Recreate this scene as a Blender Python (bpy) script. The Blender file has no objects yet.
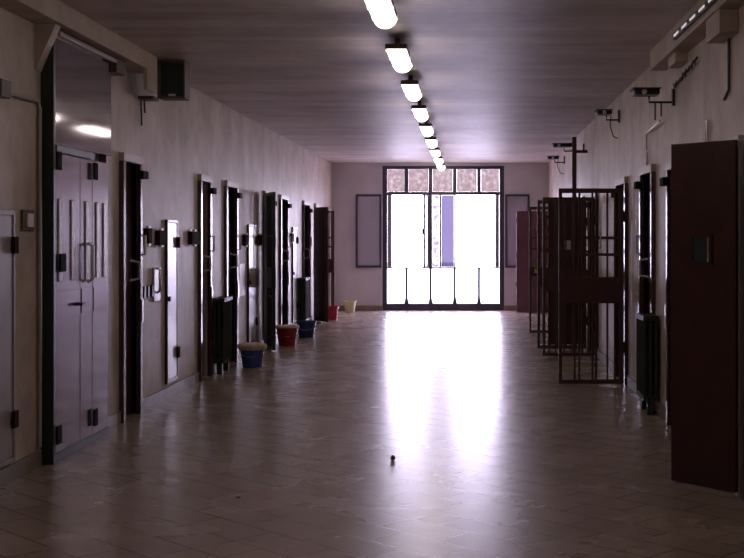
import bpy, bmesh, math, random
from mathutils import Vector, Matrix
random.seed(4)
C = bpy.context.scene
COL = C.collection
PI = math.pi

# ------------------------------------------------------------------ camera, sky, exposure
EYE = 1.584
cam_d = bpy.data.cameras.new('camera'); cam = bpy.data.objects.new('camera', cam_d); COL.objects.link(cam)
cam.location = (0, 0, EYE); cam.rotation_euler = (PI/2, 0, 0)
cam_d.sensor_width = 36; cam_d.lens = 36*1250/744
cam_d.shift_x = (372-470)/744; cam_d.shift_y = -(279-237.5)/744
cam_d.clip_end = 300
C.camera = cam

w = bpy.data.worlds.new('overcast_sky'); C.world = w; w.use_nodes = True
wn = w.node_tree.nodes; bg = wn['Background']
SKY = 12.0
wtc = wn.new('ShaderNodeTexCoord'); wsep = wn.new('ShaderNodeSeparateXYZ'); wr = wn.new('ShaderNodeValToRGB')
w.node_tree.links.new(wtc.outputs['Generated'], wsep.inputs[0]); w.node_tree.links.new(wsep.outputs['Z'], wr.inputs[0])
wr.color_ramp.elements[0].position = 0.0; wr.color_ramp.elements[0].color = (0.84, 0.75, 1.0, 1)
wr.color_ramp.elements[1].position = 0.6; wr.color_ramp.elements[1].color = (0.72, 0.66, 1.0, 1)
w.node_tree.links.new(wr.outputs[0], bg.inputs[0]); bg.inputs[1].default_value = SKY

# sampling portal in the window opening
pd = bpy.data.lights.new('window_portal', 'AREA'); pd.shape = 'RECTANGLE'; pd.size = 2.64; pd.size_y = 3.14
pd.cycles.is_portal = True
po = bpy.data.objects.new('window_portal', pd); COL.objects.link(po)
po.location = (-0.58, 27.38, 1.57); po.rotation_euler = (-PI/2, 0, 0)

vs = C.view_settings
vs.view_transform = 'Standard'; vs.look = 'None'; vs.exposure = 0.85; vs.gamma = 1; vs.use_curve_mapping = False
LAMP = 6.0          # radiance of the fluorescent lamp covers

XL, XR, YN, YE, ZC = -2.99, 1.70, -3.0, 27.1, 3.2

# ------------------------------------------------------------------ materials
def mat(name, col, rough=0.5, metal=0.0, spec=0.5, noise=0.0, nscale=8, stretch=(1,1,1), col2=None, bump=0.0, bscale=40):
    m = bpy.data.materials.new(name); m.use_nodes = True
    nt = m.node_tree; N = nt.nodes; L = nt.links; b = N['Principled BSDF']
    b.inputs['Roughness'].default_value = rough; b.inputs['Metallic'].default_value = metal
    b.inputs['Specular IOR Level'].default_value = spec
    b.inputs['Base Color'].default_value = (*col, 1)
    tc = N.new('ShaderNodeTexCoord'); mp = N.new('ShaderNodeMapping'); mp.inputs['Scale'].default_value = stretch
    L.new(tc.outputs['Object'], mp.inputs[0])
    if noise > 0:
        n = N.new('ShaderNodeTexNoise'); n.inputs['Scale'].default_value = nscale; n.inputs['Detail'].default_value = 6
        L.new(mp.outputs[0], n.inputs['Vector'])
        r = N.new('ShaderNodeValToRGB'); r.color_ramp.elements[0].position = 0.35; r.color_ramp.elements[1].position = 0.68
        c2 = col2 or tuple(c*(1-noise) for c in col)
        r.color_ramp.elements[0].color = (*c2, 1); r.color_ramp.elements[1].color = (*col, 1)
        L.new(n.outputs[0], r.inputs[0]); L.new(r.outputs[0], b.inputs['Base Color'])
    if bump > 0:
        n2 = N.new('ShaderNodeTexNoise'); n2.inputs['Scale'].default_value = bscale; n2.inputs['Detail'].default_value = 4
        L.new(mp.outputs[0], n2.inputs['Vector'])
        bm_ = N.new('ShaderNodeBump'); bm_.inputs['Strength'].default_value = bump; bm_.inputs['Distance'].default_value = 0.01
        L.new(n2.outputs[0], bm_.inputs['Height']); L.new(bm_.outputs[0], b.inputs['Normal'])
    return m

def wall_mat(name, rough):
    # stained plaster: large blotches plus vertical runs of grime
    m = bpy.data.materials.new(name); m.use_nodes = True
    nt = m.node_tree; N = nt.nodes; L = nt.links; b = N['Principled BSDF']
    b.inputs['Roughness'].default_value = rough
    tc = N.new('ShaderNodeTexCoord')
    n1 = N.new('ShaderNodeTexNoise'); n1.inputs['Scale'].default_value = 2.2; n1.inputs['Roughness'].default_value = 0.68; n1.inputs['Detail'].default_value = 8
    L.new(tc.outputs['Object'], n1.inputs['Vector'])
    mp = N.new('ShaderNodeMapping'); mp.inputs['Scale'].default_value = (1.3, 1.3, 0.30); L.new(tc.outputs['Object'], mp.inputs[0])
    n2 = N.new('ShaderNodeTexNoise'); n2.inputs['Scale'].default_value = 1.6; n2.inputs['Detail'].default_value = 5
    L.new(mp.outputs[0], n2.inputs['Vector'])
    r1 = N.new('ShaderNodeValToRGB'); r1.color_ramp.elements[0].position = 0.3; r1.color_ramp.elements[1].position = 0.7
    r1.color_ramp.elements[0].color = (0.40, 0.32, 0.27, 1); r1.color_ramp.elements[1].color = (0.68, 0.575, 0.53, 1)
    r2 = N.new('ShaderNodeValToRGB'); r2.color_ramp.elements[0].position = 0.38; r2.color_ramp.elements[1].position = 0.6
    r2.color_ramp.elements[0].color = (0.88, 0.85, 0.80, 1); r2.color_ramp.elements[1].color = (1, 1, 1, 1)
    L.new(n1.outputs[0], r1.inputs[0]); L.new(n2.outputs[0], r2.inputs[0])
    mx = N.new('ShaderNodeMix'); mx.data_type = 'RGBA'; mx.blend_type = 'MULTIPLY'; mx.inputs[0].default_value = 1
    L.new(r1.outputs[0], mx.inputs[6]); L.new(r2.outputs[0], mx.inputs[7]); L.new(mx.outputs[2], b.inputs['Base Color'])
    n3 = N.new('ShaderNodeTexNoise'); n3.inputs['Scale'].default_value = 9; n3.inputs['Detail'].default_value = 5
    L.new(tc.outputs['Object'], n3.inputs['Vector'])
    bp = N.new('ShaderNodeBump'); bp.inputs['Strength'].default_value = 0.12; bp.inputs['Distance'].default_value = 0.01
    L.new(n3.outputs[0], bp.inputs['Height']); L.new(bp.outputs[0], b.inputs['Normal'])
    return m

def ceiling_mat():
    m = bpy.data.materials.new('board_marked_concrete'); m.use_nodes = True
    nt = m.node_tree; N = nt.nodes; L = nt.links; b = N['Principled BSDF']; b.inputs['Roughness'].default_value = 0.48
    tc = N.new('ShaderNodeTexCoord'); mp = N.new('ShaderNodeMapping'); mp.inputs['Scale'].default_value = (0.25, 2.2, 1)
    sn = N.new('ShaderNodeVectorMath'); sn.operation = 'SNAP'; sn.inputs[1].default_value = (0.0001, 0.16, 1)
    L.new(tc.outputs['Object'], sn.inputs[0]); L.new(sn.outputs[0], mp.inputs[0])
    n0 = N.new('ShaderNodeTexNoise'); n0.inputs['Scale'].default_value = 1.5; n0.inputs['Detail'].default_value = 6
    L.new(mp.outputs[0], n0.inputs['Vector'])
    nb = N.new('ShaderNodeTexNoise'); nb.inputs['Scale'].default_value = 1.4; nb.inputs['Detail'].default_value = 8; nb.inputs['Roughness'].default_value = 0.65
    L.new(tc.outputs['Object'], nb.inputs['Vector'])
    n = N.new('ShaderNodeMix'); n.data_type = 'FLOAT'; n.inputs[0].default_value = 0.5
    L.new(n0.outputs[0], n.inputs[2]); L.new(nb.outputs[0], n.inputs[3])
    r = N.new('ShaderNodeValToRGB'); r.color_ramp.elements[0].position = 0.36; r.color_ramp.elements[1].position = 0.62
    r.color_ramp.elements[0].color = (0.44, 0.37, 0.34, 1); r.color_ramp.elements[1].color = (0.80, 0.72, 0.69, 1)
    L.new(n.outputs[0], r.inputs[0]); L.new(r.outputs[0], b.inputs['Base Color'])
    wv = N.new('ShaderNodeTexWave'); wv.bands_direction = 'Y'; wv.inputs['Scale'].default_value = 0.16
    wv.inputs['Distortion'].default_value = 3.0; L.new(tc.outputs['Object'], wv.inputs['Vector'])
    ad = N.new('ShaderNodeMath'); ad.operation = 'ADD'; L.new(wv.outputs['Fac'], ad.inputs[0]); L.new(n.outputs[0], ad.inputs[1])
    bp = N.new('ShaderNodeBump'); bp.inputs['Strength'].default_value = 0.22; bp.inputs['Distance'].default_value = 0.02
    L.new(ad.outputs[0], bp.inputs['Height']); L.new(bp.outputs[0], b.inputs['Normal'])
    return m

def floor_mat():
    # worn polished tiles laid diagonally
    m = bpy.data.materials.new('diagonal_floor_tiles'); m.use_nodes = True
    nt = m.node_tree; N = nt.nodes; L = nt.links; b = N['Principled BSDF']
    tc = N.new('ShaderNodeTexCoord'); mp = N.new('ShaderNodeMapping'); mp.inputs['Rotation'].default_value = (0, 0, PI/4)
    L.new(tc.outputs['Object'], mp.inputs[0])
    br = N.new('ShaderNodeTexBrick'); br.offset = 0.5; br.squash = 1.0
    br.inputs['Scale'].default_value = 1; br.inputs['Brick Width'].default_value = 0.5; br.inputs['Row Height'].default_value = 0.25
    br.inputs['Mortar Size'].default_value = 0.006; br.inputs['Mortar Smooth'].default_value = 0.2
    br.inputs['Color1'].default_value = (0.37, 0.285, 0.23, 1); br.inputs['Color2'].default_value = (0.33, 0.255, 0.205, 1)
    br.inputs['Mortar'].default_value = (0.14, 0.105, 0.085, 1)
    L.new(mp.outputs[0], br.inputs['Vector'])
    n = N.new('ShaderNodeTexNoise'); n.inputs['Scale'].default_value = 1.3; n.inputs['Detail'].default_value = 7
    L.new(tc.outputs['Object'], n.inputs['Vector'])
    r = N.new('ShaderNodeValToRGB'); r.color_ramp.elements[0].position = 0.3; r.color_ramp.elements[1].position = 0.7
    r.color_ramp.elements[0].color = (0.72, 0.70, 0.66, 1); r.color_ramp.elements[1].color = (1, 1, 1, 1)
    L.new(n.outputs[0], r.inputs[0])
    mx = N.new('ShaderNodeMix'); mx.data_type = 'RGBA'; mx.blend_type = 'MULTIPLY'; mx.inputs[0].default_value = 1
    L.new(br.outputs['Color'], mx.inputs[6]); L.new(r.outputs[0], mx.inputs[7]); L.new(mx.outputs[2], b.inputs['Base Color'])
    rr = N.new('ShaderNodeMapRange'); rr.inputs['To Min'].default_value = 0.26; rr.inputs['To Max'].default_value = 0.285
    L.new(n.outputs[0], rr.inputs['Value']); L.new(rr.outputs[0], b.inputs['Roughness'])
    n2 = N.new('ShaderNodeTexNoise'); n2.inputs['Scale'].default_value = 4; n2.inputs['Detail'].default_value = 3
    m2 = N.new('ShaderNodeMapping'); m2.inputs['Scale'].default_value = (0.6, 1.6, 1); L.new(tc.outputs['Object'], m2.inputs[0]); L.new(m2.outputs[0], n2.inputs['Vector'])
    sb = N.new('ShaderNodeMath'); sb.operation = 'MULTIPLY_ADD'; sb.inputs[1].default_value = -0.12
    L.new(br.outputs['Fac'], sb.inputs[0]); L.new(n2.outputs[0], sb.inputs[2])
    bp = N.new('ShaderNodeBump'); bp.inputs['Strength'].default_value = 0.12; bp.inputs['Distance'].default_value = 0.01
    L.new(sb.outputs[0], bp.inputs['Height']); L.new(bp.outputs[0], b.inputs['Normal'])
    return m

def glass_mat(name, tint, refl=0.12, rough=0.05, tint2=None, scale=12, lo=0.4, hi=0.6, film=None):
    m = bpy.data.materials.new(name); m.use_nodes = True
    nt = m.node_tree; N = nt.nodes; L = nt.links; N.remove(N['Principled BSDF'])
    t = N.new('ShaderNodeBsdfTransparent'); g = N.new('ShaderNodeBsdfGlossy'); g.inputs['Roughness'].default_value = rough
    t.inputs[0].default_value = (*tint, 1)
    if tint2:
        tc = N.new('ShaderNodeTexCoord'); n = N.new('ShaderNodeTexNoise'); n.inputs['Scale'].default_value = scale; n.inputs['Detail'].default_value = 6
        L.new(tc.outputs['Object'], n.inputs['Vector'])
        r = N.new('ShaderNodeValToRGB'); r.color_ramp.elements[0].position = lo; r.color_ramp.elements[1].position = hi
        r.color_ramp.elements[0].color = (*tint, 1); r.color_ramp.elements[1].color = (*tint2, 1)
        L.new(n.outputs[0], r.inputs[0]); L.new(r.outputs[0], t.inputs[0])
    mx = N.new('ShaderNodeMixShader'); mx.inputs[0].default_value = refl
    L.new(t.outputs[0], mx.inputs[1]); L.new(g.outputs[0], mx.inputs[2]); out = mx.outputs[0]
    if film:
        df = N.new('ShaderNodeBsdfDiffuse'); df.inputs[0].default_value = (*film[1], 1)
        m2 = N.new('ShaderNodeMixShader'); m2.inputs[0].default_value = film[0]
        L.new(out, m2.inputs[1]); L.new(df.outputs[0], m2.inputs[2]); out = m2.outputs[0]
    L.new(out, N['Material Output'].inputs[0])
    return m

def emit_mat(name, col, strength, base=(0.8,0.8,0.8)):
    m = bpy.data.materials.new(name); m.use_nodes = True
    b = m.node_tree.nodes['Principled BSDF']; b.inputs['Base Color'].default_value = (*base, 1)
    b.inputs['Emission Color'].default_value = (*col, 1); b.inputs['Emission Strength'].default_value = strength
    b.inputs['Roughness'].default_value = 0.3
    return m

M = dict(
    wall=wall_mat('stained_plaster', 0.5), ceil=ceiling_mat(), floor=floor_mat(),
    endwall=mat('end_plaster', (0.60,0.56,0.60), 0.6, noise=0.12, nscale=2, bump=0.2),
    base=mat('skirting_stone', (0.27,0.21,0.18), 0.4, noise=0.3, nscale=6),
    beam=mat('painted_boxing', (0.56,0.47,0.39), 0.55, noise=0.25, nscale=3, bump=0.15),
    maroon=mat('maroon_paint', (0.062,0.020,0.022), 0.30, noise=0.25, nscale=5),
    casing=mat('glossy_maroon_casing', (0.06,0.025,0.025), 0.16, spec=0.8), matte=mat('matte_maroon', (0.030,0.012,0.012), 0.85, spec=0.1), hinge=mat('matte_black_iron', (0.014,0.011,0.012), 0.8, spec=0.1),
    gate=mat('gate_paint', (0.065,0.024,0.024), 0.6),
    red_leaf=mat('faded_red_paint', (0.14,0.05,0.07), 0.4, noise=0.15, nscale=4),
    green=mat('dark_green_paint', (0.018,0.030,0.022), 0.35),
    radiator=mat('radiator_green', (0.022,0.034,0.027), 0.4, noise=0.2, nscale=10),
    rib=mat('bright_worn_paint', (0.85,0.82,0.90), 0.2, noise=0.4, nscale=6),  # near-white colour imitates the glossy sheen on the door ribs
    upper_steel=mat('polished_sheet_steel', (0.34,0.30,0.33), 0.07, metal=0.9, noise=0.2, nscale=2),
    steel=mat('brushed_sheet_steel', (0.34,0.30,0.35), 0.16, metal=0.85, noise=0.2, nscale=3, stretch=(1,1,0.4), bump=0.04, bscale=3),
    pale=mat('pale_gloss_paint', (0.50,0.45,0.43), 0.22, noise=0.12, nscale=4),
    mauve=mat('mauve_gloss_paint', (0.34,0.29,0.30), 0.25, noise=0.15, nscale=3),
    lint=mat('lintel_paint', (0.50,0.43,0.38), 0.4),
    dark=mat('dark_iron', (0.02,0.016,0.016), 0.4, metal=0.3),
    chrome=mat('worn_chrome', (0.72,0.70,0.72), 0.2, metal=0.9),
    white=mat('white_plastic', (0.78,0.75,0.75), 0.35),
    black=mat('black_plastic', (0.012,0.012,0.013), 0.4),
    winframe=mat('window_frame_paint', (0.045,0.042,0.060), 0.45),
    sash=mat('sash_metal', (0.30,0.29,0.34), 0.35, metal=0.3),
    blue=mat('blue_plastic', (0.05,0.08,0.32), 0.4), blue2=mat('deep_blue_plastic', (0.012,0.045,0.16), 0.4),
    red=mat('red_plastic', (0.33,0.020,0.025), 0.4), red2=mat('bright_red_plastic', (0.50,0.02,0.04), 0.4),
    cream=mat('cream_plastic', (0.60,0.53,0.30), 0.45),
    rag=mat('floor_cloth', (0.75,0.55,0.48), 0.9, noise=0.3, nscale=20, bump=0.6, bscale=30),
    brown=mat('brown_metal', (0.10,0.065,0.05), 0.5), brass=mat('brass', (0.5,0.38,0.12), 0.35, metal=0.8),
    pipe=mat('grey_conduit', (0.42,0.38,0.36), 0.3, metal=0.2),
    glass=glass_mat('clear_glass', (0.9,0.9,0.93), 0.08),
    sashglass=glass_mat('dusty_sash_glass', (0.95,0.95,0.98), 0.06, 0.15, film=(0.35,(0.66,0.62,0.72))),
    textured=glass_mat('rain_streaked_textured_glass', (0.175,0.155,0.142), 0.04, 0.3, (0.27,0.26,0.25), 12, 0.45, 0.80),
    speck=glass_mat('speckled_glass', (0.20,0.18,0.20), 0.04, 0.3, (0.42,0.42,0.42), 14, 0.45, 0.55),
    lilac=glass_mat('lilac_frosted_glass', (0.155,0.147,0.185), 0.05, 0.3),
    teal_glass=mat('teal_tinted_glass', (0.03,0.05,0.05), 0.12),
    lamp=emit_mat('lit_lamp_cover', (1.0,0.85,0.80), LAMP), led=emit_mat('lit_rail_segment', (1.0,0.86,0.9), 0.28),
    ground=mat('outside_paving', (0.55,0.53,0.50), 0.8, noise=0.1),
)

# ------------------------------------------------------------------ helpers
class MB:
    def __init__(s): s.bm = bmesh.new()
    def box(s, x0, x1, y0, y1, z0, z1):
        vs_ = [s.bm.verts.new((x, y, z)) for x in (x0, x1) for y in (y0, y1) for z in (z0, z1)]
        for f in ((0,1,3,2),(4,6,7,5),(0,4,5,1),(2,3,7,6),(0,2,6,4),(1,5,7,3)): s.bm.faces.new([vs_[i] for i in f])
        return s
    def prism(s, pts, axis, a0, a1):
        """pts: 2-D outline in the plane across `axis` ('x' -> (y,z), 'y' -> (x,z), 'z' -> (x,y))"""
        def P(p, a):
            return {'x': (a, p[0], p[1]), 'y': (p[0], a, p[1]), 'z': (p[0], p[1], a)}[axis]
        A = [s.bm.verts.new(P(p, a0)) for p in pts]; B = [s.bm.verts.new(P(p, a1)) for p in pts]
        n = len(pts); s.bm.faces.new(A); s.bm.faces.new(B[::-1])
        for i in range(n): s.bm.faces.new((A[i], B[i], B[(i+1)%n], A[(i+1)%n]))
        return s
    def tube(s, pts, r, n=10):
        pts = [Vector(p) for p in pts]; rings = []
        up = None
        for i, p in enumerate(pts):
            d = (pts[min(i+1, len(pts)-1)] - pts[max(i-1, 0)]).normalized()
            if up is None: up = d.orthogonal().normalized()
            up = (up - d*up.dot(d)); up = up.normalized() if up.length > 1e-5 else d.orthogonal().normalized()
            q = d.cross(up)
            rings.append([s.bm.verts.new(p + r*(math.cos(2*PI*k/n)*up + math.sin(2*PI*k/n)*q)) for k in range(n)])
        for a, b in zip(rings, rings[1:]):
            for k in range(n): s.bm.faces.new((a[k], a[(k+1)%n], b[(k+1)%n], b[k]))
        s.bm.faces.new(rings[0][::-1]); s.bm.faces.new(rings[-1])
        return s
    def lathe(s, prof, n=28, wob=0.0, closed=False):
        rings = []
        for (r, z) in prof:
            rings.append([s.bm.verts.new((r*(1+wob*math.sin(3*2*PI*k/n+z*40))*math.cos(2*PI*k/n), r*(1+wob*math.cos(5*2*PI*k/n))*math.sin(2*PI*k/n), z)) for k in range(n)])
        for a, b in zip(rings, rings[1:]):
            for k in range(n): s.bm.faces.new((a[k], a[(k+1)%n], b[(k+1)%n], b[k]))
        s.bm.faces.new(rings[0][::-1]); s.bm.faces.new(rings[-1])
        return s
    def build(s, name, m, parent=None, bevel=0.0, smooth=False, label=None, loc=None):
        bmesh.ops.recalc_face_normals(s.bm, faces=s.bm.faces[:])
        if bevel > 0:
            bmesh.ops.bevel(s.bm, geom=[e for e in s.bm.edges if e.is_manifold and e.calc_face_angle(0) > 0.6], offset=bevel, segments=2, affect='EDGES', profile=0.6, clamp_overlap=True)
        me = bpy.data.meshes.new(name); s.bm.to_mesh(me); s.bm.free()
        if smooth:
            for p in me.polygons: p.use_smooth = True
            me.set_sharp_from_angle(angle=0.7)
        me.materials.append(m)
        o = bpy.data.objects.new(name, me); COL.objects.link(o)
        if parent is not None: o.parent = parent
        if loc: o.location = loc
        if label: o['label'] = label
        return o

def tag(o, label=None, cat=None, group=None, kind=None):
    if label: o['label'] = label
    if cat: o['category'] = cat
    if group: o['group'] = group
    if kind: o['kind'] = kind
    return o
def thing(name, label, cat, loc, rz=0, group=None, kind=None):
    o = bpy.data.objects.new(name, None); COL.objects.link(o); o.empty_display_size = 0.1
    o.location = loc; o.rotation_euler = (0, 0, rz)
    return tag(o, label, cat, group, kind)
def struct(name, mb, m, bevel=0):
    o = mb.build(name, m, bevel=bevel); o['kind'] = 'structure'; return o
def copy_tree(o, parent=None):
    c = o.copy(); COL.objects.link(c)
    if parent is not None: c.parent = parent
    for ch in list(o.children): copy_tree(ch, c)
    return c

# ------------------------------------------------------------------ the shell
struct('floor', MB().box(-3.5, 2.3, YN-0.3, YE+0.42, -0.2, 0), M['floor'])
struct('ceiling', MB().box(-3.5, 2.3, YN-0.3, YE+0.32, ZC, ZC+0.2), M['ceil'])
def wall_boxes(xa, xb, openings, y0, y1):
    mb = MB(); y = y0
    for (a, b, z0, z1) in sorted(openings):
        mb.box(xa, xb, y, a, 0, ZC); mb.box(xa, xb, a, b, z1, ZC)
        if z0 > 0: mb.box(xa, xb, a, b, 0, z0)
        y = b
    mb.box(xa, xb, y, y1, 0, ZC); return mb
# left wall doorways: outer casing extents y0..y1, top
LD = [(10.65, 11.27, 2.31), (13.72, 14.30, 2.28), (15.18, 15.92, 2.28), (18.05, 18.80, 2.26), (19.55, 20.35, 2.26), (22.25, 23.05, 2.24), (23.95, 24.75, 2.24)]
LH = [(7.35, 8.14, 0.13, 1.76), (12.24, 12.68, 0.15, 1.76), (16.75, 17.35, 0.15, 1.76), (20.95, 21.45, 0.15, 1.76)]
CW = 0.07   # casing width
RD = [(9.85, 10.60, 2.22), (11.45, 12.28, 2.26), (13.42, 14.30, 2.24), (16.55, 17.40, 2.20), (18.45, 19.25, 2.20), (20.55, 21.35, 2.20), (25.45, 26.35, 2.18), (7.72, 8.72, 2.22)]
ol = [(a+CW, b-CW, 0, t-CW) for a, b, t in LD]
orr = [(a+CW, b-CW, 0, t-CW) for a, b, t in RD]
struct('wall_left', wall_boxes(XL-0.3, XL, ol, YN, YE+0.3), M['wall'])
struct('wall_right', wall_boxes(XR, XR+0.3, orr, YN, YE+0.3), M['wall'])
struct('wall_left_outer', MB().box(XL-0.45, XL-0.301, YN, YE+0.3, 0, ZC), M['endwall'])
struct('wall_right_outer', MB().box(XR+0.301, XR+0.45, YN, YE+0.3, 0, ZC), M['endwall'])
struct('wall_near', MB().box(XL-0.3, XR+0.3, YN-0.2, YN, 0, ZC), M['wall'])
WX0, WX1, WT = -1.90, 0.74, 3.14
struct('wall_far', MB().box(XL-0.0, WX0, YE, YE+0.3, 0, ZC).box(WX1, XR, YE, YE+0.3, 0, ZC).box(WX0, WX1, YE, YE+0.3, WT, ZC), M['endwall'])
def skirting(x0, x1, openings, y0, y1):
    mb = MB(); y = y0
    for (a, b) in sorted(openings):
        if a-y > 0.05: mb.box(x0, x1, y, a, 0.001, 0.11)
        y = b
    mb.box(x0, x1, y, y1, 0.001, 0.11); return mb
struct('baseboard_left', skirting(XL, XL+0.018, [(a-.003, b+.003) for a, b, t in LD]+[(8.68, 10.14)], YN, YE), M['base'])
struct('baseboard_right', skirting(XR-0.018, XR, [(a-.003, b+.003) for a, b, t in RD], YN, YE), M['base'])
struct('baseboard_far', MB().box(XL+.018, WX0-.003, YE-0.018, YE, 0.001, 0.11).box(WX1+.003, XR-.018, YE-0.018, YE, 0.001, 0.11), M['base'])
struct('ground', MB().box(-30, 30, YE+0.42, 90, -0.35, -0.2), M['ground'])

# boxed-in beams under the ceiling on both sides
struct('trim_1', MB().box(XL, -2.80, YN, 11.18, 3.05, ZC).box(-2.835, -2.80, 10.85, 11.18, 2.87, 3.05), M['beam'], 0.006)
struct('trim_2', MB().box(1.56, XR, YN, 10.85, 3.03, ZC), M['beam'], 0.006)
struct('trim_3', MB().box(1.60, XR, 9.75, 10.1, 2.95, 3.03).box(1.575, XR, 7.9, 8.35, 2.88, 3.03), M['beam'], 0.006)
# sloped plaster haunch above the big double door's near post
struct('trim_4', MB().prism([(-2.99, 3.05), (-2.845, 3.05), (-2.982, 2.735), (-2.99, 2.735)], 'y', 8.58, 8.695), M['beam'], 0.003)
# floor-to-ceiling raised strip beside the near right door and old patched block on the far right wall
# ------------------------------------------------------------------ the end window
W = thing('window_1', 'tall five-bay window filling the end of the corridor', 'window', (-0.58, YE, 0), kind='structure')
def wx(x): return x + 0.58
f = MB()
y0, y1 = 0.04, 0.12
f.box(wx(-1.90), wx(-1.80), y0, y1, 0, WT).box(wx(0.64), wx(0.74), y0, y1, 0, WT)
f.box(wx(-1.80), wx(0.64), y0, y1, 3.07, WT).box(wx(-1.80), wx(0.64), y0, y1, 0.0, 0.15)
f.box(wx(-1.80), wx(0.64), y0, y1, 2.505, 2.575)
for x in (-1.38, -0.857, -0.332, 0.195): f.box(wx(x)-0.042, wx(x)+0.042, y0+.001, y1-.001, 2.575, 3.07)
f.box(wx(-0.857)-0.035, wx(-0.857)+0.035, y0+.001, y1-.001, 0.94, 2.505)
f.build('frame', M['winframe'], W, 0.006)
f = MB(); f.box(wx(-1.80), wx(0.64), y0+.01, y1-.01, 0.905, 0.94)
for x in (-1.38, -0.857, -0.332, 0.195):
    f.box(wx(x)-0.026, wx(x)+0.026, y0+.015, y1-.015, 0.15, 0.905)
    f.prism([(wx(x)-0.05, 0.15), (wx(x)+0.05, 0.15), (wx(x)+0.026, 0.27), (wx(x)-0.026, 0.27)], 'y', y0+.012, y1-.012)
f.build('lower_glazing_bars', M['winframe'], W)
cells = [(-1.80, -1.422), (-1.338, -0.899), (-0.815, -0.374), (-0.290, 0.153), (0.237, 0.64)]
for a, b in cells:
    MB().box(wx(a)+.002, wx(b)-.002, .075, .083, 2.577, 3.068).build('transom_pane', M['textured'], W)
cells2 = [(-1.80, -1.406), (-1.354, -0.883), (-0.831, -0.358), (-0.306, 0.169), (0.221, 0.64)]
for a, b in cells2:
    MB().box(wx(a)+.002, wx(b)-.002, .077, .081, 0.152, 0.903).build('lower_pane', M['glass'], W)
# pale stiles inside the openings
MB().box(wx(-1.795), wx(-1.70), .05, .11, .942, 2.503).build('jamb', M['sash'], W)
MB().box(wx(0.55), wx(0.635), .05, .11, .942, 2.503).build('jamb', M['sash'], W)
MB().box(wx(-0.345), wx(-0.315), .05, .11, .942, 2.503).build('jamb', M['sash'], W)
MB().box(wx(-0.665), wx(-0.625), .05, .11, .942, 2.503).build('mullion', M['winframe'], W)
MB().box(wx(-0.820), wx(-0.667), .076, .082, .943, 2.502).build('speckled_pane', M['speck'], W)
MB().box(wx(-0.623), wx(-0.347), .076, .082, .943, 2.502).build('frosted_pane', M['lilac'], W)
def sash(hx, wdt, ang, m=M['winframe']):
    s = bpy.data.objects.new('sash', None); COL.objects.link(s); s.parent = W
    s.location = (wx(hx), 0.02, 0); s.rotation_euler = (0, 0, ang)
    q = MB(); t = .045
    q.box(0, t, -.02, .02, .93, 2.52).box(wdt-t, wdt, -.02, .02, .93, 2.52).box(t, wdt-t, -.02, .02, .93, .93+t).box(t, wdt-t, -.02, .02, 2.52-t, 2.52)
    fr = q.build('sash_frame', m, s, 0.003)
    MB().box(t, wdt-t, -.003, .003, .93+t, 2.52-t).build('sash_pane', M['sashglass'], s)
    MB().box(wdt-.035, wdt-.01, -.05, -.02, 1.65, 1.77).build('sash_handle', M['chrome'], s)
    return s
s1 = sash(-1.915, 0.56, PI); s1.location.y = -0.045
s2 = sash(0.76, 0.53, 0); s2.location.y = -0.045
s3 = sash(-0.90, 0.50, -PI/2-0.16); s3.location.y = -0.01

# ------------------------------------------------------------------ ceiling lights
def make_light():
    t = thing('ceiling_light', '', 'ceiling light', (0, 0, 0), group='fluorescent lights along the corridor ceiling')
    MB().box(-.085, .085, 0, 1.0, -.03, 0).build('housing', M['brown'], t, .006)
    q = MB(); n = 10
    pts = [(.080*math.cos(PI+PI*k/n), -.031 + .070*math.sin(PI+PI*k/n)) for k in range(n+1)]
    q.prism(pts, 'y', .012, .99); q.build('diffuser', M['lamp'], t, .012, True)
    MB().box(-.085, .085, -.012, -.0, -.042, -.0).build('end_cap', M['brown'], t)
    for y in (.2, .8): MB().tube([(0, y, 0), (0, y, ZC-3.125)], .02).build('ceiling_bracket', M['brown'], t)
    for y in (.03, .5, .9):
        for x in (-.091, .082): MB().box(x, x+.009, y-.012, y+.012, -.055, -.01).build('clip', M['chrome'], t)
    return t
L0 = make_light()
ordn = ['nearest lit fluorescent ceiling light, cut off by the top edge of the photo', 'second lit fluorescent ceiling light counted from the camera', 'third lit fluorescent ceiling light counted from the camera',
        'fourth lit fluorescent ceiling light counted from the camera', 'middle one of the nine lit fluorescent ceiling lights', 'fourth lit fluorescent ceiling light counted from the end window',
        'third lit fluorescent ceiling light counted from the end window', 'second lit fluorescent ceiling light counted from the end window', 'farthest and smallest lit fluorescent ceiling light, overlapping the window top']
for k in range(9):
    o = L0 if k == 0 else copy_tree(L0)
    o.location = (-0.585 - .004*k, 7.64+2.31*k if k < 8 else 26.0, 3.125); o['label'] = ordn[k]

for k, lb in enumerate(['ceiling light of the same row directly before the nearest visible one', 'ceiling light of the row above the camera position', 'ceiling light of the row behind the camera position']):
    o = copy_tree(L0); o.location = (-0.585, 5.33-2.31*k, 3.125); o['label'] = lb  # unseen lights added past the visible row to brighten the near end

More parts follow.
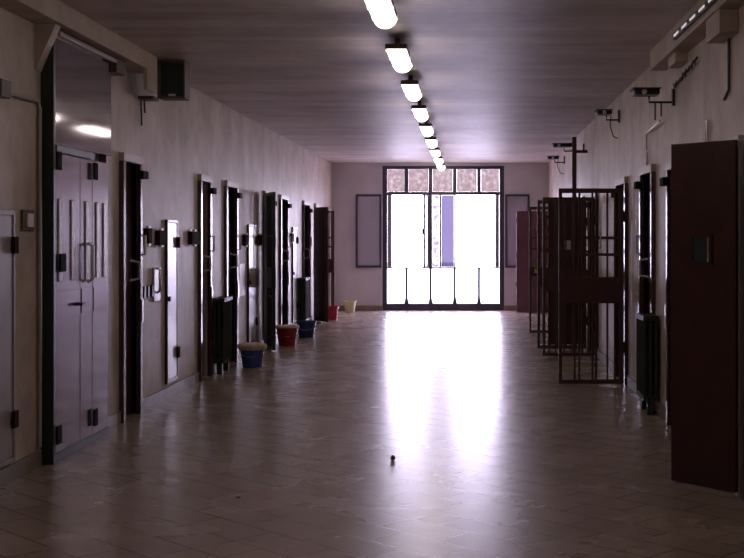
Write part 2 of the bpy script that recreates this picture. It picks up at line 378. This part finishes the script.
# ------------------------------------------------------------------ cell doors (structure)
dn = [1]
def cell_door(side, a, b, top, label, closed=True, mleaf='maroon', mcase='casing', depth=.04, handle=True):
    """side -1 left wall, +1 right wall. local x points into the corridor."""
    dn[0] += 1
    X = XL if side < 0 else XR; sx = 1 if side < 0 else -1
    t = thing('door_%d' % dn[0], label, 'door', (X, (a+b)/2, 0), kind='structure')
    h = (b-a)/2; P = .04
    def bx(mb, x0, x1, *r):
        x0, x1 = sx*x0, sx*x1; return mb.box(min(x0, x1), max(x0, x1), *r)
    q = MB(); bx(q, -depth-.06, P, -h, -h+CW, .001, top-CW); bx(q, -depth-.06, P, h-CW, h, .001, top-CW); q.build('door_frame', M[mcase], t, .004)
    q = MB(); bx(q, -depth-.06, P+.004, -h, h, top-CW, top); q.build('lintel', M['lint'], t, .004, label='pale beige painted lintel')
    if closed:
        q = MB(); bx(q, -depth-.045, -depth, -h+CW+.002, h-CW-.002, .01, top-CW-.003); lf = q.build('door_leaf', M[mleaf], t, .003)
        q = MB(); bx(q, -depth, -depth+.012, -h+CW+.05, h-CW-.05, 1.15, 1.75); q.build('raised_panel', M[mleaf], lf, .003)
    # long pull handle on the far casing and the top bolt
    if handle:
        q = MB(); y = h-.035
        q.tube([(sx*(P), y, 1.43), (sx*(P+.03), y, 1.43), (sx*(P+.03), y, 1.60), (sx*P, y, 1.60)], .012)
        q.build('pull_handle', M['white'], t, smooth=True)
        q = MB(); q.tube([(sx*(-depth+.001), h-.16, 1.20), (sx*(P+.015), h-.16, 1.22), (sx*(P+.015), h-.16, 1.36), (sx*(-depth+.001), h-.16, 1.38)], .013)
        q.build('lever', M['white'], t, smooth=True)
    q = MB(); bx(q, P, P+.05, h-.16, h+.02, top-.20, top-.13); q.build('top_bolt', M['hinge'], t, .005)
    q = MB(); bx(q, P, P+.012, h-.06, h-.01, .82, 1.02); q.build('lock_plate', M['chrome'], t, .003)
    return t
ll = ['maroon steel cell door just past the steel double door', 'dark steel cell door before the nearer green left radiator', 'dark steel cell door between green radiator and blue bucket',
      'dark doorway behind the half-open dark green gate', 'dark steel cell door behind the red bucket', 'dark steel cell door past the farther left radiator', 'last dark doorway on the left wall near the end window']
for (a, b, t_), lb in zip(LD, ll): cell_door(-1, a, b, t_, lb)
rl = ['doorway behind the large maroon open door', 'narrow closed cell door above the right radiator', 'doorway behind the nearest barred gate', 'doorway behind the second barred gate', 'doorway behind the open solid door with peephole',
      'doorway behind the farthest barred gate', 'last doorway on the right wall by the end window', 'doorway of the nearest maroon door at the right edge']
for i, ((a, b, t_), lb) in enumerate(zip(RD, rl)): cell_door(1, a, b, t_, lb, handle=(i == 1))

# ------------------------------------------------------------------ big steel double door, left
D = thing('door_1', 'tall grey sheet-steel double door with dark green post', 'door', (-2.99, 8.70, 0), kind='structure')
# local x = corridor, y from 0 (near post) to 1.42
q = MB(); q.prism([(.001, .001), (.092, .001), (.092, 2.975), (.001, 2.735)], 'y', 0, .045); q.build('near_post', M['green'], D, .003, label='dark green painted post')
MB().box(.001, .085, .046, 1.42, 2.24, 2.985).build('upper_panel', M['upper_steel'], D, .004)
MB().box(.001, .10, .046, .93, 2.185, 2.235).build('cross_rail', M['green'], D, .004)
MB().box(.001, .075, .046, 1.42, .001, .06).build('threshold', M['dark'], D)
MB().box(.001, .06, 1.37, 1.42, .06, 2.24).build('far_jamb', M['steel'], D, .003)
def dleaf(a, b, ribs):
    lf = MB().box(.02, .075, a, b, .065, 2.18).build('door_leaf', M['steel'], D, .004)
    MB().box(.075, .083, a+.012, b-.012, 1.02, 1.20).build('lock_band', M['steel'], lf, .002)
    for u in ribs:
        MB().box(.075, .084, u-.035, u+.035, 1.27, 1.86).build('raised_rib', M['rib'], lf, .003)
    return lf
l1 = dleaf(.048, .64, (.18, .46)); l2 = dleaf(.65, .94, (.80,)); l3 = dleaf(.95, 1.365, (1.07, 1.26))
for y, z, l in ((.10, 2.06, l1), (.10, .13, l1), (.96, 2.03, l2), (.96, .13, l2)):
    MB().box(.088, .105, y-.045, y+.045, z, z+.13).build('hinge', M['hinge'], l, .006)
MB().box(.088, .105, .12, .24, 1.34, 1.47).build('latch_box', M['hinge'], l1, .004)
MB().tube([(.083, .58, 1.09), (.125, .58, 1.09), (.125, .51, 1.09)], .013).build('door_handle', M['dark'], l1, smooth=True)
MB().tube([(.083, .80, 1.25), (.12, .80, 1.27), (.12, .80, 1.52), (.083, .80, 1.54)], .016).build('pull_handle', M['white'], l2, smooth=True)

# conduits and rail on the left
r = tag(MB().box(-2.905, -2.865, 8.75, 10.15, 3.0, 3.03).build('overhead_rail', M['pipe'], None, .004), 'pale metal rail above the steel double door', 'rail')
r = tag(MB().box(-2.988, -2.87, 10.16, 10.42, 2.93, 3.045).build('junction_box', M['brown'], None, .006), 'small brown junction box at the end of the overhead rail', 'junction box')
tag(MB().tube([(-2.97, 7.9, 2.56), (-2.97, 8.03, 2.555), (-2.97, 8.07, 2.51), (-2.97, 8.58, 2.52), (-2.97, 8.63, 2.47), (-2.97, 8.63, 0.14)], .014).build('conduit_pipe', M['pipe'], None, smooth=True), 'grey conduit pipe bending down beside the dark green post', 'pipe')
tag(MB().box(-2.989, -2.93, 7.82, 7.99, 2.47, 2.58).build('wall_bracket', M['brown'], None, .005), 'brown wall bracket at the left photo edge', 'bracket')
s = thing('wall_intercom', 'small square call panel on the wall by the green post', 'intercom', (XL, 8.42, 1.70))
MB().box(.001, .02, -.11, .11, -.07, .07).build('back_plate', M['brown'], s, .004)
MB().box(.02, .032, -.05, .06, -.045, .045).build('button', M['white'], s, .003)

# ------------------------------------------------------------------ low service hatches, left wall
def hatch(i, a, b, z0, z1, label, m='pale'):
    t = thing('service_hatch', label, 'hatch', (XL, (a+b)/2, z0), group='low wall hatches on the left')
    h = (b-a)/2; H = z1-z0
    MB().box(.001, .03, -h, -h+.03, 0, H).box(.001, .03, h-.03, h, 0, H).box(.001, .03, -h+.03, h-.03, H-.03, H).box(.001, .03, -h+.03, h-.03, 0, .03).build('hatch_frame', M['maroon'] if i else M['mauve'], t, .003)
    MB().box(.001, .024, -h+.032, h-.032, .032, H-.032).build('hatch_door', M[m], t, .004)
    for z in (.22, H-.28): MB().box(.03, .052, h-.07, h+.005, z, z+.11).build('hinge', M['matte'], t, .004)
    MB().box(.024, .045, -h+.05, -h+.10, H*.5, H*.5+.05).build('latch', M['dark'], t, .004)
hl = ['mauve metal hatch cut off by the left photo edge', 'pale narrow hatch between two small dark wall boxes, nearest the maroon door', 'pale narrow hatch above the nearest blue bucket', 'pale bright hatch just before the farther left radiator']
for i, ((a, b, z0, z1), lb) in enumerate(zip(LH, hl)): hatch(i, a, b, z0, z1, lb, 'mauve' if i == 0 else 'pale')

# small dark wall boxes
def wbox(y, z, wd, lb):
    t = thing('wall_box', lb, 'wall box', (XL, y, z), group='small dark boxes on the left wall')
    MB().box(.001, .05, -wd/2, wd/2, -.07, .07).build('casing', M['matte'], t, .006)
    for z in (.071, -.09): MB().box(.015, .045, -.04, .04, z, z+.019).build('clip', M['white'], t, .003)
wbox(11.50, 1.60, .13, 'small dark box fixed on the wall right beside the first maroon door')
wbox(11.98, 1.58, .26, 'small dark box on the wall just left of the narrow pale hatch')
wbox(13.42, 1.58, .36, 'small dark box on the wall just right of the narrow pale hatch')
wbox(16.52, 1.55, .22, 'small dark box on the wall above the blue bucket')
wbox(17.60, 1.55, .24, 'small dark box on the wall beside the half-open green gate')
wbox(20.80, 1.58, .22, 'small dark box on the bright wall behind the red bucket')
# switch cluster
t = thing('switch_panel', 'row of small dark switches with a white lever on the left wall', 'switch', (XL, 11.7, 1.08))
for y in (-.30, -.17, -.03): MB().box(.001, .03, y-.03, y+.03, -.05, .06).build('switch', M['dark'], t, .004)
MB().box(.001, .02, .06, .30, -.10, .22).build('back_plate', M['pale'], t, .004)
MB().tube([(.02, .15, -.02), (.05, .15, .0), (.05, .15, .20), (.02, .15, .21)], .013).build('lever', M['chrome'], t, smooth=True)
tag(MB().box(XL+.001, XL+.012, 16.15, 16.55, .82, 1.24).build('notice_sheet', M['white'], None), 'white blank sheet on the wall above the nearest blue bucket', 'notice')

# ------------------------------------------------------------------ radiators
def radiator(x, y, rot, lb, ln=.5):
    t = thing('radiator', lb, 'radiator', (x, y, 0), rot, group='green column radiators')
    n = int(ln/.062)
    q = MB()
    for k in range(n):
        yc = -ln/2 + (k+.5)*ln/n
        for xx in (.04, .09, .14):
            q.tube([(xx, yc, .16), (xx, yc, .86)], .019, 8)
        q.box(.02, .16, yc-.022, yc+.022, .84, .885).box(.02, .16, yc-.022, yc+.022, .13, .175)
    q.build('radiator_columns', M['radiator'], t, smooth=True)
    for z in (.155, .862): MB().tube([(.09, -ln/2-.02, z), (.09, ln/2+.02, z)], .022, 10).build('header_pipe', M['radiator'], t, smooth=True)
    for yy in (-ln/2+.06, ln/2-.06): MB().box(.06, .12, yy-.015, yy+.015, 0, .135).build('foot', M['radiator'], t)
    MB().tube([(.09, ln/2+.02, .155), (.09, ln/2+.07, .155), (.09, ln/2+.07, .02)], .012).build('feed_pipe', M['radiator'], t, smooth=True)
    return t
radiator(XL, 14.66, 0, 'dark green column radiator between two left cell doors', .50)
radiator(XL, 21.82, 0, 'dark column radiator behind the farther blue bucket', .55)
radiator(XR, 11.36, PI, 'dark green column radiator on the right wall', .50)

# ------------------------------------------------------------------ gates and open leaves
def gate(name, label, x, y, rot, W_, H_, mats='gate', bars=(.17, .22, .36, .40, .52, .60, .65), band=(.88, 1.16), z0=.0, handle=None, group='open barred gates on the right', cross=(1.58, 1.40), solid=None):
    """hinge at local origin, gate runs along local -x"""
    t = thing(name, label, 'gate', (x, y, 0), rot, group=group); m = M[mats]
    f = MB(); a = .035
    f.box(-W_, -W_+a, -.02, .02, .02, H_).box(-a, 0, -.02, .02, .02, H_).box(-W_+a, -a, -.02, .02, .02, .065).box(-W_+a, -a, -.02, .02, H_-.05, H_)
    f.build('gate_frame', m, t, .004)
    for b in bars: MB().tube([(-W_+b, 0, .065), (-W_+b, 0, H_-.05)], .011, 8).build('bar', m, t, smooth=True)
    for z in cross: MB().box(-W_+a, -a, -.012, .012, z-.015, z+.015).build('cross_bar', m, t)
    if band: MB().box(-W_+a-.01, -.0, -.03, .03, band[0], band[1]).build('lock_plate', m, t, .004)
    if handle: MB().tube([(-W_+handle, -.02, 1.47), (-W_+handle, -.06, 1.48), (-W_+handle, -.06, 1.62), (-W_+handle, -.02, 1.63)], .011).build('pull_handle', M['chrome'], t, smooth=True)
    if solid: MB().box(-W_+solid[0], -W_+solid[1], .02, .035, .06, H_-.05).build('sheet_panel', m, t)
    for z in (.35, 1.75): MB().tube([(.0, 0, z), (.0, 0, z+.12)], .02).build('hinge', M['dark'], t, smooth=True)
    return t
gate('barred_gate', 'nearest open barred gate with wide lock plate', 1.64, 13.38, 0, .69, 2.11, handle=.44)
gate('barred_gate', 'second open barred gate, behind the nearest one', 1.64, 16.50, 0, .68, 2.115, bars=(.08, .17, .28, .40, .52, .60))
gate('barred_gate', 'third open barred gate, just in front of the solid peephole door', 1.64, 17.62, 0, .69, 2.11, bars=(.08, .17, .28, .40, .52, .60))
gate('barred_gate', 'farthest open barred gate, its edge beside the faded red door', 1.64, 20.50, 0, .67, 2.09, band=(.95, 1.1))
gate('barred_gate', 'half-open dark green gate standing behind the nearest blue bucket', -2.93, 17.93, PI-1.22, .62, 2.22, mats='green', bars=(.10, .2, .3, .4, .5), group='half-open gates on the left', cross=(1.6, .75), solid=(.36, .58))
gate('barred_gate', 'half-open dark gate before the small red bucket', -2.93, 23.6, PI-1.03, .58, 2.15, mats='gate', bars=(.1, .2, .3, .4, .5), group='half-open gates on the left', solid=(.05, .55))
gate('barred_gate', 'last half-open dark gate on the left near the end wall', -2.93, 25.2, PI-1.03, .42, 2.12, mats='gate', bars=(.1, .2, .3), group='half-open gates on the left')

def leaf(label, x, y, rot, W_, H_, m, peep=None, T=.05, pm='teal_glass'):
    t = thing('steel_door', label, 'door', (x, y, 0), rot)
    MB().box(-W_, 0, -T/2, T/2, .006, H_).build('door_panel', M[m], t, .005)
    if peep:
        a, b, z0, z1 = peep
        fr = MB().box(a-.025, a, -T/2-.012, -T/2, z0-.02, z1+.02).box(b, b+.02, -T/2-.012, -T/2, z0-.02, z1+.02).box(a, b, -T/2-.012, -T/2, z1, z1+.02).box(a, b, -T/2-.012, -T/2, z0-.02, z0).build('peephole_frame', M[m], t)
        MB().box(a, b, -T/2-.006, -T/2-.001, z0, z1).build('peephole_glass', M[pm], fr)
        MB().box(b-.012, b, -T/2-.014, -T/2-.006, z0, z1).build('peephole_slide', M['chrome'], fr)
    for z in (.55, 1.15, 1.9): MB().box(-W_-.012, -W_, -.02, .02, z, z+.09).build('bolt', M[m], t)
    for z in (.4, 1.7): MB().tube([(.01, 0, z), (.01, 0, z+.14)], .018).build('hinge', M['dark'], t, smooth=True)
    return t
leaf('large maroon open steel door with square peephole, nearest the camera', 1.66, 7.74, -.87, .52, 2.19, 'maroon', (-.33, -.20, 1.43, 1.585))
leaf('dark open steel door with pale peephole, among the barred gates', 1.64, 18.40, 0, .48, 2.115, 'gate', (-.27, -.15, 1.37, 1.54), pm='white')  # white peephole fill stands in for light passing through the hole
leaf('faded red open door beside the end window', 1.64, 26.39, 0, .66, 2.14, 'red_leaf')
# near frame at the right edge of the photo
t = thing('door_frame', 'dark door post with pale edge at the right photo edge', 'door frame', (XR, 7.55, 0))
MB().box(-.06, -.001, -.08, .06, .001, 2.17).build('post', M['green'], t, .004)
MB().box(-.075, -.061, .0, .03, .001, 2.17).build('edge_strip', M['chrome'], t)

tag(MB().box(1.05, 1.10, 20.44, 20.475, 1.0, 1.07).build('padlock', M['brass'], None, .004), 'small brass padlock on the farthest barred gate', 'padlock')

# ------------------------------------------------------------------ box unit on the left under the ceiling
t = thing('wall_speaker_box', 'dark open-fronted box unit hanging under the ceiling on the left', 'box unit', (-2.715, 11.35, 3.195))
q = MB(); h = .125
q.box(-h, -h+.02, 0, .22, -.345, 0).box(h-.012, h, 0, .22, -.345, 0).box(-h+.02, h-.012, 0, .22, -.02, 0).box(-h+.02, h-.012, 0, .22, -.345, -.325).box(-h+.02, h-.012, .20, .22, -.325, -.02)
q.build('casing', M['brown'], t, .002)
MB().box(-h+.022, h-.014, .05, .06, -.323, -.022).build('front_glass', M['teal_glass'], t)
MB().box(-.03, .03, .02, .048, -.322, -.305).build('indicator', M['white'], t)
tag(MB().box(-2.989, -2.85, 11.25, 11.45, 2.83, 2.86).build('shelf_bracket', M['brown'], None, .003), 'brown metal bracket under the hanging box unit', 'bracket')
tag(MB().tube([(-2.975, 11.3, 2.83), (-2.97, 11.3, 2.70), (-2.975, 11.33, 2.6)], .008).tube([(-2.975, 11.42, 2.83), (-2.97, 11.42, 2.72)], .008).build('loose_cable', M['black'], None, smooth=True), 'short loose cables hanging under the brown bracket', 'cable')

# ------------------------------------------------------------------ rail with bright dashes, right
t = thing('ceiling_rail', 'dark rail with a row of lit dashes along the right boxing', 'rail', (1.56, 9.45, 3.075))
MB().box(-.028, -.001, -3.2, 0, 0, .045).build('rail_body', M['black'], t, .003)
for k in range(9): MB().box(-.033, -.029, -.27-.34*k, -.07-.34*k, .014, .030).build('lit_segment', M['led'], t)  # pale dashes with a weak emission

# ------------------------------------------------------------------ bracket cameras on the right wall
def bracket_camera(y, z, reach, lb, cable):
    t = thing('security_camera', lb, 'camera', (XR, y, z), group='bracket cameras high on the right wall')
    MB().box(-.02, -.001, -.03, .03, -.08, .06).build('wall_plate', M['dark'], t, .003)
    MB().tube([(-.02, 0, -.05), (-reach*.75, 0, -.05), (-reach*.75, 0, .0)], .010).build('arm', M['dark'], t, smooth=True)
    h = MB().box(-reach-.06, -reach*.45, -.05, .16, .01, .055).build('camera_body', M['black'], t, .014)
    MB().box(-reach-.075, -reach*.42, -.07, .18, .056, .066).build('sun_shield', M['black'], t, .003)
    MB().tube([(-reach+.02, -.05, .03), (-reach+.02, -.068, .03)], .022, 14).build('lens', M['chrome'], t, smooth=True)
    if cable:
        c = MB().tube([(-reach*.5, .0, .0), (-reach*.55, .0, -.12), (-reach*.35, .0, -.24), (-.02, .0, -.26)], .006, 6).build('cable', M['black'], t, smooth=True)
    return t
c1 = bracket_camera(10.4, 2.76, .28, 'nearest bracket camera, large and dark, below the right boxing', False)
MB().tube([(-.16, 0, -.05), (-.16, 0, -.20)], .007, 6).build('cable', M['black'], c1, smooth=True)
MB().tube([(-.11, 0, -.05), (-.11, 0, -.17)], .007, 6).build('cable', M['black'], c1, smooth=True)
bracket_camera(14.2, 2.97, .20, 'second bracket camera with a looping cable', True)
bracket_camera(18.6, 2.92, .40, 'third bracket camera, beside the tall dark pole', False)
bracket_camera(22.4, 2.98, .24, 'farthest bracket camera near the end wall ceiling', True)
tag(MB().box(1.47, 1.53, 17.95, 18.01, 0.001, 3.03).box(1.53, 1.69, 17.965, 17.995, 2.80, 2.84).build('metal_pole', M['gate'], None, .003), 'tall dark metal pole rising behind the barred gates', 'pole')
q = MB(); pts = []
for k in range(25):
    u = k/24; pts.append((1.685-.015*abs(math.sin(k*1.3)), 10.30-1.05*u, 2.82+.08*u+.018*math.sin(k*1.9)))
tag(q.tube(pts, .009, 6).build('twisted_cable', M['dark'], None, smooth=True), 'twisted dark cable running up the right wall from the nearest camera', 'cable')
tag(MB().tube([(1.655, 10.9, 2.60), (1.66, 11.4, 2.58), (1.68, 11.9, 2.58), (1.68, 11.9, 2.42)], .009, 6).build('surface_conduit', M['pipe'], None, smooth=True), 'thin pale conduit below the nearest bracket camera', 'pipe')
tag(MB().tube([(1.688, 8.15, 2.88), (1.688, 8.15, 2.55), (1.688, 8.3, 2.50)], .010, 6).build('hanging_cable', M['black'], None, smooth=True), 'dark cable hanging from the right ceiling boxing', 'cable')
tag(MB().tube([(1.685, 8.9, 2.24), (1.685, 8.9, 2.42)], .012, 8).build('pipe_stub', M['chrome'], None, smooth=True), 'bright pipe stub above the large maroon open door', 'pipe')
tag(MB().tube([(1.685, 11.9, 2.27), (1.685, 11.9, 2.40)], .010, 8).build('pipe_stub', M['chrome'], None, smooth=True), 'thin bright pipe stub above the narrow right cell door', 'pipe')

# ------------------------------------------------------------------ buckets
def bucket(x, y, r, h, m, lb, rag=0, handle=True):
    t = thing('bucket', lb, 'bucket', (x, y, 0), group='plastic buckets along the left wall')
    MB().lathe([(r*.70, 0), (r*.74, .004), (r*.97, h-.025), (r*1.05, h-.022), (r*1.06, h), (r*.98, h), (r*.93, h-.03), (r*.68, .02), (.01, .02)], 32).build('pail', M[m], t, smooth=True)
    if rag:
        q = MB(); n = 28
        prof = [(r*1.10, h-.035*rag), (r*1.17, h-.005), (r*1.08, h+.012), (r*.7, h+.022), (r*.3, h+.010), (.01, h+.015)]
        q.lathe(prof, n, .035); q.build('floor_cloth', M['rag'], t, smooth=True)
    if handle:
        pts = [(r*1.07*math.cos(PI*k/12), -.01-.02*math.sin(PI*k/12), h-.03-r*.9*math.sin(PI*k/12)*.75) for k in range(13)]
        pts = [(p[0], -math.sqrt(max(0, (r*1.07)**2-p[0]**2))-.004, p[2]) for p in pts]
        MB().tube(pts, .004, 6).build('bail_handle', M['chrome'], t, smooth=True)
bucket(-2.665, 15.30, .155, .27, 'blue', 'blue bucket with brown cloth over its rim, nearest the camera', 1.6)
bucket(-2.68, 18.32, .16, .28, 'red', 'large red bucket with pale cloth on top', .6)
bucket(-2.60, 19.85, .155, .26, 'blue2', 'deep blue bucket behind the large red one', 0)
bucket(-2.64, 24.0, .115, .27, 'red2', 'small bright red bucket far along the left wall', 0)
bucket(-2.53, 26.35, .13, .25, 'cream', 'cream bucket in the far left corner', 0, False)

# specks on the floor
tag(MB().lathe([(.012, .001), (.02, .012), (.012, .03), (.004, .036)], 10).build('litter_scrap', M['dark'], None, smooth=True, loc=(-.55, 8.9, 0)), 'tiny dark scrap of litter on the bright floor reflection', 'litter')
tag(MB().lathe([(.012, .001), (.016, .006), (.004, .012)], 10).build('litter_scrap', M['dark'], None, smooth=True, loc=(-1.41, 7.6, 0)), 'tiny dark scrap of litter on the dim floor left of centre', 'litter')
